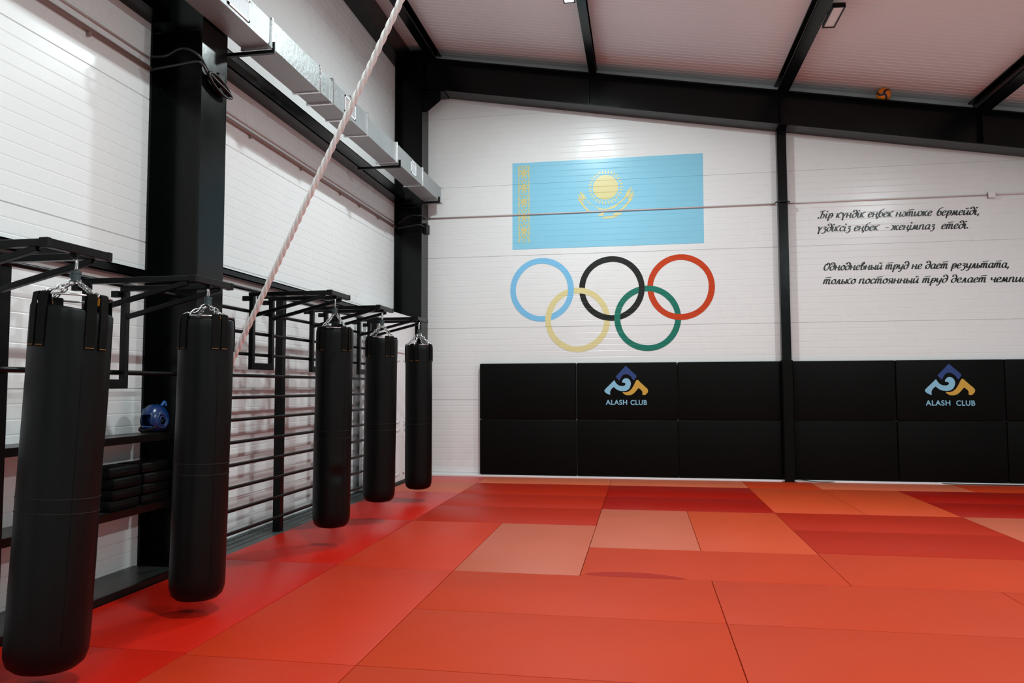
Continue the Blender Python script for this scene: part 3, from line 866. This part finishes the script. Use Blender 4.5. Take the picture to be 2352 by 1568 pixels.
def flat_logo(parent, cx, ztop, y, gap):
    k = 1 / 1894.0
    lg = empty('club_logo', (cx, y, ztop)); lg.parent = parent
    for nm, P, m in (('navy_peak', PEAK, LNAVY), ('sky_wave', WAVE, LSKY), ('gold_hook', HOOK, LGOLD)):
        Q = [Vector(((px - 872) * k, -.0012, -(py - 130) * k)) for px, py in P]
        b = MB(); F = [b.bm.verts.new(q) for q in Q]; K = [b.bm.verts.new(q + Vector((0, .0012, 0))) for q in Q]
        for t in tessellate_polygon([[Vector((q.x, q.z, 0)) for q in Q]]): b.bm.faces.new([F[i] for i in t])
        for i in range(len(Q)): b.bm.faces.new((F[i], K[i], K[(i + 1) % len(Q)], F[(i + 1) % len(Q)]))
        b.build(nm, m, lg)
    zt = -(1308 - 130) * k
    o, x0, x1 = text_mesh('ALASH', .108, 'lettering', LSKY, lg, (0, 0, zt), bold=.0022)
    wl = 645 * k; s = wl / (x1 - x0); o.scale.x = s; o.location.x = (260 - 872) * k - x0 * s - gap / 2
    o, x0, x1 = text_mesh('CLUB', .108, 'lettering', LSKY, lg, (0, 0, zt - .002), bold=.0022)
    wl = 490 * k; s = wl / (x1 - x0); o.scale.x = s; o.location.x = (1005 - 872) * k - x0 * s + gap / 2
PADX = [(-2.655, -1.058), (-1.052, .545), (.551, 2.115), (2.285, 3.77), (3.776, 5.275), (5.281, 6.88)]
wd_ = ['at the left end', 'second from the left end', 'just left of the post', 'just right of the post', 'second to the right of the post', 'at the right edge of the photo']
for k, (x0, x1) in enumerate(PADX):
    for row, (z0, z1, rn) in enumerate(((.035, .930, 'lower'), (.936, 1.848, 'upper'))):
        r = empty('wall_pad', (.5 * (x0 + x1), 12.24, z0))
        hw = .5 * (x1 - x0); yy = .0
        b = MB(); b.box(-hw, hw, -.03, .055, 0, z1 - z0, bevel=.018, seg=3)
        b.build('pad_cover', PAD, r, smooth=True, angle=50)
        lb = '%s black padded wall panel %s' % (rn, wd_[k])
        if row == 1 and k == 1: lb = 'upper black wall pad bearing a club logo, under the five rings'; flat_logo(r, -.262 - r.location.x, 1.797 - z0, -.0318, 0.0)
        if row == 1 and k == 4: lb = 'upper black wall pad bearing a club logo, right of the post'; flat_logo(r, 4.515 - r.location.x, 1.79 - z0, -.0318, .028)
        tag(r, lb, 'wall pad', 'black wall pads')

# ------------------------------------------------------------------ paintings on the back wall
# flag
r = empty('painted_flag', (0, 0, 0))
b = MB(); b.poly([(-2.112, 0, 3.752), (1.003, 0, 3.752), (1.008, 0, 5.217), (-2.108, 0, 5.217)]); 
build_paint(b, 'blue_field', FLAGB, r, .0015)
SX, SZ, k = -.555, 4.735, 1 / 1347.0
b = MB(); b.poly([(SX + .207 * math.cos(2 * PI * i / 64), 0, SZ + .207 * math.sin(2 * PI * i / 64)) for i in range(64)])
build_paint(b, 'sun_disc', GOLD, r, .003)
b = MB()
for i in range(32):
    a = 2 * PI * i / 32 + PI / 2; ca, sa = math.cos(a), math.sin(a)
    shp = [(.229, 0), (.233, .009), (.242, .0125), (.255, .0115), (.275, .006), (.300, 0), (.275, -.006), (.255, -.0115), (.242, -.0125), (.233, -.009)]
    b.poly([(SX + rr * ca - t * sa, 0, SZ + rr * sa + t * ca) for rr, t in shp])
build_paint(b, 'sun_rays', GOLD, r, .003)
EAG = [[(900, 1140), (905, 1122), (1000, 1095), (1080, 1065), (1180, 1010), (1290, 925), (1345, 850), (1395, 725), (1422, 705), (1418, 790), (1400, 860), (1340, 920), (1260, 985), (1180, 1050), (1110, 1110), (1020, 1135)],
       [(1400, 860), (1415, 780), (1450, 690), (1475, 660), (1490, 685), (1450, 800), (1415, 890)], [(1410, 905), (1440, 850), (1500, 760), (1530, 750), (1525, 785), (1440, 910)],
       [(1400, 945), (1440, 880), (1530, 815), (1548, 840), (1490, 890), (1430, 955)], [(1405, 1000), (1440, 930), (1500, 905), (1495, 945), (1430, 1010)],
       [(1170, 1195), (1210, 1160), (1290, 1105), (1360, 1030), (1420, 960), (1440, 1000), (1370, 1080), (1310, 1145), (1240, 1185)],
       [(905, 1122), (900, 1140), (830, 1142), (760, 1135), (710, 1090), (690, 1062), (620, 1040), (540, 990), (500, 920), (470, 890), (420, 860), (400, 800), (425, 740), (445, 790), (480, 870), (520, 930), (580, 1000), (640, 1040), (720, 1075), (800, 1105)],
       [(420, 900), (360, 770), (350, 715), (380, 715), (410, 800), (445, 895)], [(430, 962), (340, 862), (305, 780), (325, 775), (390, 860), (442, 950)],
       [(350, 965), (305, 885), (312, 842), (360, 900), (420, 990), (480, 1070), (550, 1140), (640, 1182), (560, 1172), (500, 1150), (420, 1060)],
       [(905, 1140), (945, 1142), (900, 1190), (868, 1225), (860, 1272), (800, 1280), (740, 1288), (770, 1240), (850, 1198)],
       [(1060, 1280), (1090, 1238), (1150, 1220), (1275, 1228), (1265, 1258), (1190, 1278)], [(835, 1342), (870, 1297), (1200, 1282), (1140, 1312), (1080, 1336), (960, 1342)]]
b = MB()
for i, P in enumerate(EAG):
    F = [b.bm.verts.new((SX + (px - 917) * k, i * .0001, SZ - (py - 640) * k)) for px, py in P]
    for t in tessellate_polygon([[Vector((v.co.x, v.co.z, 0)) for v in F]]): b.bm.faces.new([F[q] for q in t])
build_paint(b, 'eagle', GOLD, r, .003)
LAYER = [0]
def stroke(b, pts, wd, slant=None):
    """ribbon along pts (x, z): a round pen, or a broad nib held at angle slant"""
    n = len(pts); LAYER[0] += 1; off = (LAYER[0] % 24) * .00006
    L, R = [], []
    for i, p in enumerate(pts):
        a, c = pts[max(i - 1, 0)], pts[min(i + 1, n - 1)]
        tx, tz = c[0] - a[0], c[1] - a[1]; q = math.hypot(tx, tz) or 1e-9; tx /= q; tz /= q
        nx, nz = -tz, tx
        ww = wd if slant is None else wd * max(.40, abs(nx * math.cos(slant) + nz * math.sin(slant)))
        L.append(b.bm.verts.new((p[0] + nx * ww / 2, off, p[1] + nz * ww / 2))); R.append(b.bm.verts.new((p[0] - nx * ww / 2, off, p[1] - nz * ww / 2)))
    for i in range(n - 1):
        try: b.bm.faces.new((L[i], L[i + 1], R[i + 1], R[i]))
        except ValueError: pass
# ornament band: ram-horn curls, crosses and leaves, mirrored about its middle
b = MB(); OX, OW, OZ0, OZ1 = -1.915, .088, 3.866, 5.165
def orn(pts, wd=.016, k=5, closed=False):
    for s in (-1, 1): stroke(b, catmull([(OX + s * px * OW, z) for px, z in pts], k, closed), wd)
for s in range(5):
    z0 = OZ0 + .08 + s * .245; fl = 1 if s % 2 else -1; zc = z0 + .1225
    orn([(.95, zc - .12), (.9, zc - .05), (.35, zc - .02), (.3, zc - .07), (.6, zc - .085)])
    orn([(.95, zc + .12), (.9, zc + .05), (.35, zc + .02), (.3, zc + .07), (.6, zc + .085)])
    orn([(.0, zc - .115), (.25, zc - .09), (.0, zc - .02)], .012)
    orn([(.0, zc + .115), (.3, zc + .10), (.75, zc + .115)], .012)
    orn([(-.02, zc), (.55, zc + .0)], .024); stroke(b, [(OX, zc - .05), (OX, zc + .05)], .026)
    orn([(1.0, zc - .07), (.93, zc), (1.0, zc + .07)], .018)
for z, sg in ((OZ0, 1), (OZ1, -1)):
    orn([(.95, z), (.92, z + sg * .05), (.55, z + sg * .10)], .020)
    orn([(.0, z), (.32, z + sg * .02), (.3, z + sg * .06), (.0, z + sg * .085)], .014)
build_paint(b, 'ornament_band', GOLD, r, .003)
tag(r, 'blue flag with a golden sun, eagle and ornament band painted on the back wall', 'flag')

# five interlocking rings
r = empty('painted_rings', (0, 0, 0))
RC = {'blue': (-1.62, 3.067), 'black': (-.474, 3.06), 'red': (.628, 3.055), 'yellow': (-1.036, 2.558), 'green': (.094, 2.562)}
OVER = [('blue', 'yellow', 'hi'), ('yellow', 'black', 'lo2'), ('black', 'green', 'hi'), ('green', 'red', 'lo2')]
RO, RI = .530, .436
def crossings(c1, c2):
    (x1, z1), (x2, z2) = c1, c2; rm = .5 * (RO + RI); dx, dz = x2 - x1, z2 - z1; d = math.hypot(dx, dz); h = math.sqrt(rm * rm - d * d / 4)
    mx, mz = (x1 + x2) / 2, (z1 + z2) / 2
    P = [(mx - dz / d * h, mz + dx / d * h), (mx + dz / d * h, mz - dx / d * h)]
    return sorted(P, key=lambda p: -p[1])          # upper crossing first
events = {n: [] for n in RC}
for top_up, top_lo, a_, c_ in ():
    pass
# (upper crossing on top, lower crossing on top)
for A, B, upw, low in (('blue', 'yellow', 'blue', 'yellow'), ('black', 'yellow', 'yellow', 'black'), ('black', 'green', 'black', 'green'), ('red', 'green', 'green', 'red')):
    P = crossings(RC[A], RC[B])
    for p, wn in ((P[0], upw), (P[1], low)):
        for n in (A, B):
            events[n].append((math.atan2(p[1] - RC[n][1], p[0] - RC[n][0]), 1 if n == wn else -1))
for n, m in (('blue', RBLUE), ('black', RBLK), ('red', RRED), ('yellow', RYEL), ('green', RGRN)):
    b = MB(); N = 120; cx, cz = RC[n]; V = []
    for i in range(N):
        a = 2 * PI * i / N - PI; lvl = 0.0
        for (ea, sg) in events[n]:
            d = abs((a - ea + PI) % (2 * PI) - PI)
            lvl += sg * max(0.0, 1 - max(0, d - .2) / .2) 
        lvl = max(-1, min(1, lvl)); off = .0012 * lvl
        wob = 1 + .006 * math.sin(5 * a + cx * 9)
        V.append([b.bm.verts.new((cx + rr * math.cos(a), off, cz + rr * math.sin(a))) for rr in (RI * wob, RO)])
    for i in range(N): b.bm.faces.new((V[i][0], V[i][1], V[(i + 1) % N][1], V[(i + 1) % N][0]))
    o = build_paint(b, 'ring', m, r, .0034); o['label'] = n + ' ring'
tag(r, 'five interlocking coloured rings painted on the back wall below the flag', 'emblem')

# two handwritten mottoes
G = {
 'а': (1.0, [[(.72, .85), (.45, 1.0), (.12, .62), (.12, .2), (.35, 0), (.7, .4)], [(.80, 1.0), (.72, .25), (.82, 0), (1.0, .15)]]),
 'б': (.88, [[(.95, 1.72), (.5, 1.5), (.2, 1.1), (.08, .45), (.32, 0), (.68, .2), (.72, .68), (.45, .92), (.14, .6)]]),
 'в': (.85, [[(.15, .2), (.2, 1.2), (.45, 1.6), (.55, 1.3), (.25, .9), (.68, .72), (.62, .15), (.3, 0), (.12, .2)]]),
 'д': (.95, [[(.74, .72), (.45, .92), (.1, .55), (.2, .04), (.55, .1), (.82, .6), (.8, 1.25), (.5, 1.62), (.18, 1.5), (.2, 1.28), (.4, 1.3)]]),
 'е': (.82, [[(.14, .48), (.58, .6), (.64, .88), (.42, 1.0), (.12, .65), (.12, .2), (.35, 0), (.75, .25)]]),
 'ж': (1.4, [[(.02, .88), (.22, .98), (.4, .55), (.15, .05), (-.02, .12)], [(.68, 1.0), (.62, 0)], [(1.3, .9), (1.12, .98), (.88, .55), (1.1, .05), (1.35, .15)], [(.35, .52), (.95, .54)]]),
 'з': (.8, [[(.15, .82), (.4, 1.0), (.62, .8), (.3, .55), (.62, .4), (.55, -.1), (.25, -.42), (.0, -.3)]]),
 'и': (1.05, [[(.18, 1.0), (.1, .3), (.28, 0), (.72, .6)], [(.82, 1.0), (.74, .25), (.85, 0), (1.05, .18)]]),
 'й': (1.05, [[(.18, 1.0), (.1, .3), (.28, 0), (.72, .6)], [(.82, 1.0), (.74, .25), (.85, 0), (1.05, .18)], [(.35, 1.45), (.55, 1.25), (.85, 1.48)]]),
 'і': (.5, [[(.2, 1.0), (.1, .25), (.22, 0), (.45, .15)], [(.16, 1.58), (.27, 1.32)]]),
 'к': (.92, [[(.18, 1.0), (.06, 0)], [(.92, 1.05), (.72, 1.12), (.22, .52)], [(.3, .55), (.5, .1), (.85, .1)]]),
 'л': (.92, [[(-.08, .08), (.12, .05), (.4, .8), (.52, 1.0)], [(.54, 1.0), (.56, .2), (.68, 0), (.88, .15)]]),
 'м': (1.2, [[(-.08, .08), (.1, .05), (.36, 1.0)], [(.36, 1.0), (.48, .12), (.86, 1.0)], [(.86, 1.0), (.84, .22), (.96, 0), (1.16, .15)]]),
 'н': (1.05, [[(.18, 1.0), (.06, 0)], [(.12, .5), (.74, .56)], [(.82, 1.0), (.72, .22), (.84, 0), (1.02, .15)]]),
 'ң': (1.08, [[(.18, 1.0), (.06, 0)], [(.12, .5), (.74, .56)], [(.82, 1.0), (.72, .12), (.95, .02), (.9, -.3), (.75, -.42)]]),
 'ә': (.85, [[(.12, .82), (.4, 1.0), (.72, .68), (.66, .2), (.36, 0), (.1, .22), (.2, .5), (.68, .5)]]),
 'о': (.86, [[(.5, 1.0), (.15, .72), (.12, .22), (.38, 0), (.7, .3), (.7, .78), (.48, 1.0), (.6, .85), (.85, .95)]]),
 'п': (1.05, [[(.16, 1.0), (.06, 0)], [(.1, .5), (.4, .98), (.7, .9), (.68, .22), (.8, 0), (1.0, .15)]]),
 'р': (.95, [[(.26, 1.0), (.06, -.6)], [(.16, .4), (.48, 1.0), (.8, .78), (.66, .18), (.3, .05), (.1, .3), (.5, .5), (1.0, .55)]]),
 'с': (.78, [[(.68, .78), (.48, 1.0), (.14, .68), (.12, .22), (.35, 0), (.72, .25)]]),
 'т': (1.35, [[(.16, 1.0), (.06, 0)], [(.1, .5), (.36, .98), (.56, .88), (.48, 0)], [(.54, .5), (.78, .98), (1.0, .88), (.96, .2), (1.06, 0), (1.28, .15)], [(.18, 1.32), (.6, 1.36), (1.2, 1.44)]]),
 'у': (.95, [[(.16, 1.0), (.12, .4), (.3, .1), (.7, .55)], [(.84, 1.0), (.66, .1), (.4, -.48), (.08, -.42)]]),
 'ү': (.95, [[(.02, .88), (.2, .98), (.38, .4), (.32, -.55)], [(.92, 1.0), (.75, .85), (.38, .15)]]),
 'ч': (.98, [[(.16, 1.0), (.16, .6), (.36, .45), (.72, .62)], [(.82, 1.0), (.72, .22), (.84, 0), (1.0, .15)]]),
 'ы': (1.15, [[(.16, 1.0), (.08, .25), (.3, 0), (.55, .25), (.4, .52), (.12, .42)], [(.95, 1.0), (.86, .22), (.96, 0), (1.14, .15)]]),
 'ь': (.7, [[(.16, 1.0), (.08, .25), (.3, 0), (.55, .25), (.4, .52), (.12, .42)]]),
 'я': (.98, [[(.8, .98), (.4, 1.0), (.15, .75), (.38, .48), (.72, .52)], [(.8, 1.0), (.7, .15), (.85, .02), (.98, .12)], [(.45, .48), (.25, .05), (.02, .05)]]),
 'Б': (1.35, [[(1.2, 1.68), (.9, 1.55), (.45, 1.55), (.2, 1.35)], [(.72, 1.52), (.62, .8), (.48, .22), (.2, .0), (.02, .10), (.10, .26)], [(.56, .8), (.95, .90), (1.12, .5), (.85, .04), (.42, .04)]]),
 'О': (1.15, [[(.7, 1.55), (.22, 1.1), (.1, .4), (.4, 0), (.88, .4), (1.02, 1.1), (.75, 1.55), (.5, 1.3), (.6, 1.05)]]),
 ',': (.4, [[(.12, .2), (.18, 0), (.0, -.3)]]), '.': (.35, [[(.04, .22), (.18, .0)]]), '-': (.8, [[(.05, .5), (.65, .58)]]), ' ': (.55, []), '_': (.25, []),
}
def motto_line(parent, txt, x0, x1, z0, z1, xh, name='text_line'):
    adv = sum(G[c][0] + .02 for c in txt); sc = (x1 - x0) / adv
    b = MB(); x = 0.0
    for c in txt:
        a, sts = G[c]
        for st in sts:
            P = catmull(st, 6)
            W = []
            for px, pz in P:
                gx = (x + px + .20 * pz) * sc; W.append((x0 + gx, z0 + (z1 - z0) * gx / (x1 - x0) + pz * xh))
            stroke(b, W, .0245, slant=math.radians(10))
        x += a + .02
    build_paint(b, name, INK, parent, .002)
r = empty('painted_motto')
motto_line(r, 'Бір күндік еңбек нәтиже_ бермейді,', 2.74, 5.06, 4.080, 4.043, .073)
motto_line(r, 'үздіксіз еңбек  -_жеңімпаз  етеді.', 2.72, 4.90, 3.872, 3.838, .073)
tag(r, 'upper two-line black handwritten motto in Kazakh on the right part of the wall', 'lettering')
r = empty('painted_motto')
motto_line(r, 'Однодневный труд не дает результата,', 2.80, 5.44, 3.260, 3.225, .073)
motto_line(r, 'только постоянный труд делает чемпионом', 2.79, 5.93, 3.045, 3.000, .073)
tag(r, 'lower two-line black handwritten motto in Russian, above the right-hand wall pads', 'lettering')

# ------------------------------------------------------------------ floor mats
A, B_, C_, D_, E_, F_, G_, Hx, I_, J_ = -3.618, -2.51, -1.51, -.50, .495, 1.49, 2.49, 3.49, 4.49, 5.49
SCUFF = [(-.465, 6.0), (-.379, 6.075), (-.175, 6.118), (.029, 6.098), (.194, 6.045), (.31, 5.965), (.124, 5.957), (-.137, 5.957), (-.32, 5.960)]
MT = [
 (A, B_, 11.38, 12.19, MPINK_REFL, 'red floor mat with a pink wall reflection in the far left corner against the back wall'),
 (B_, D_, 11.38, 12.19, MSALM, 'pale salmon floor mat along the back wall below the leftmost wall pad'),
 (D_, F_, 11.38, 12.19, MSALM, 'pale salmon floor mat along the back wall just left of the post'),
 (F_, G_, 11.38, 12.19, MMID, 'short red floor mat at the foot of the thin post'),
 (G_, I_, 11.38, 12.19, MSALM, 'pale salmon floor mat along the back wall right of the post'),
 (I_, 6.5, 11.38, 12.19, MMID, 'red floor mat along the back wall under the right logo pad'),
 (A, B_, 10.32, 11.38, MPALE_SHEEN, 'floor mat with a pale pink sheen in front of the white door, below the farthest bag'),
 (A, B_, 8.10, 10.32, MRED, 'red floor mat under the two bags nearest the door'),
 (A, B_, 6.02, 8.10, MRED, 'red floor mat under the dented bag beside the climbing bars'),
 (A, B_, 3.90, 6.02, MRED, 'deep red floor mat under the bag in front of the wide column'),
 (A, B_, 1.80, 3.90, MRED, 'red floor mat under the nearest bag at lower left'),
 (B_, D_, 10.25, 11.38, MDEEP_REFL, 'wide deep red floor mat behind the pale strip edge, below the leftmost wall pads'),
 (B_, D_, 9.17, 10.25, MDEEP_REFL, 'wide deep red floor mat, second of three stacked rows below the leftmost wall pads'),
 (B_, D_, 8.08, 9.17, MDEEP_REFL, 'wide deep red floor mat, third and nearest row below the leftmost wall pads'),
 (B_, C_, 5.95, 8.08, MVIV, 'orange-red floor mat left of the pinkish-sheened mat, lying lengthwise'),
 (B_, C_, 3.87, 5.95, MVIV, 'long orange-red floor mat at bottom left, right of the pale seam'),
 (C_, D_, 5.95, 8.08, MPALE_SHEEN, 'pinkish-sheened floor mat left of centre with a sharp dark right edge'),
 (D_, F_, 10.25, 11.38, MDARK_REFL, 'wide red floor mat with a dark pad reflection in the row closest to the pads, left of the post'),
 (D_, F_, 9.17, 10.25, MDARK_REFL, 'wide red floor mat with a dark pad reflection just behind the two upright orange mats'),
 (D_, E_, 7.00, 9.17, MPALE_SHEEN, 'floor mat with a pale pinkish-orange sheen in the centre, left one of an upright pair'),
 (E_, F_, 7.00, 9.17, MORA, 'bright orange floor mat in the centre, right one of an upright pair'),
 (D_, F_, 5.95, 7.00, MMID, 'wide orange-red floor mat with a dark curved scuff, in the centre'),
 (C_, E_, 4.90, 5.95, MMID, 'wide orange-red floor mat just in front of the pinkish-sheened mat'),
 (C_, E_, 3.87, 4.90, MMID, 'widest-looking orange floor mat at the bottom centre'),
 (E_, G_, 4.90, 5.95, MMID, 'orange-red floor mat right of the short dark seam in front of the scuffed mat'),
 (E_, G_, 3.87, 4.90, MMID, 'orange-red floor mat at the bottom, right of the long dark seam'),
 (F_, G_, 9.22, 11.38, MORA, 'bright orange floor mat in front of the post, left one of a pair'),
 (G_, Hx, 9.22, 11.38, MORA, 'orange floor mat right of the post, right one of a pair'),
 (F_, Hx, 8.14, 9.22, MDEEP_REFL, 'wide deep red floor mat just in front of the orange pair by the post'),
 (F_, Hx, 7.05, 8.14, MDEEP_REFL, 'wide red floor mat, second row in front of the orange pair by the post'),
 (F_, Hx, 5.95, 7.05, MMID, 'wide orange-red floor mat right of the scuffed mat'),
 (Hx, 6.49, 10.30, 11.38, MDARK_REFL, 'red floor mat with the darkest pad reflection at the right, closest to the right logo pad'),
 (Hx, 6.49, 9.22, 10.30, MDARK_REFL, 'red floor mat with a dark pad reflection at the right edge, in front of the darkest one'),
 (Hx, I_, 7.10, 9.22, MPALE_SHEEN, 'pale-sheened floor mat forming a triangle at the right edge of the photo'),
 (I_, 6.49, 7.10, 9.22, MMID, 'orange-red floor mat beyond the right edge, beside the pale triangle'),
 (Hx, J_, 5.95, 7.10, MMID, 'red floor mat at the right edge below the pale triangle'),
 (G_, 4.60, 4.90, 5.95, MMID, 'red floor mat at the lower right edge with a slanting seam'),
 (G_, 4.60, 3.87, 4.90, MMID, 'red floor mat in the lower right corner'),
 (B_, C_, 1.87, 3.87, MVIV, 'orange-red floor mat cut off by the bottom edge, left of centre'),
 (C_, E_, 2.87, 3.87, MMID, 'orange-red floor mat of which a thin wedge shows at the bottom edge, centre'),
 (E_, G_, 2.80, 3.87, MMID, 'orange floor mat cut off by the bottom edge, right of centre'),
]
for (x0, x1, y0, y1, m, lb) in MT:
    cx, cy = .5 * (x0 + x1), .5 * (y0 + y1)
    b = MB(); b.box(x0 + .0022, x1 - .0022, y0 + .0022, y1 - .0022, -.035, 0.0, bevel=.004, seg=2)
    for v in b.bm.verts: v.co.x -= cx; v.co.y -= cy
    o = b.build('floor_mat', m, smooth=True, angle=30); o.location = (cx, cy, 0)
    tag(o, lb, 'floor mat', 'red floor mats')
    if 'dark curved' in lb:
        b = MB(); b.poly([(px_ - cx, py_ - cy, .0008) for px_, py_ in catmull(SCUFF, 4, True)])
        b.build('curved_scuff', MSTAIN, o)
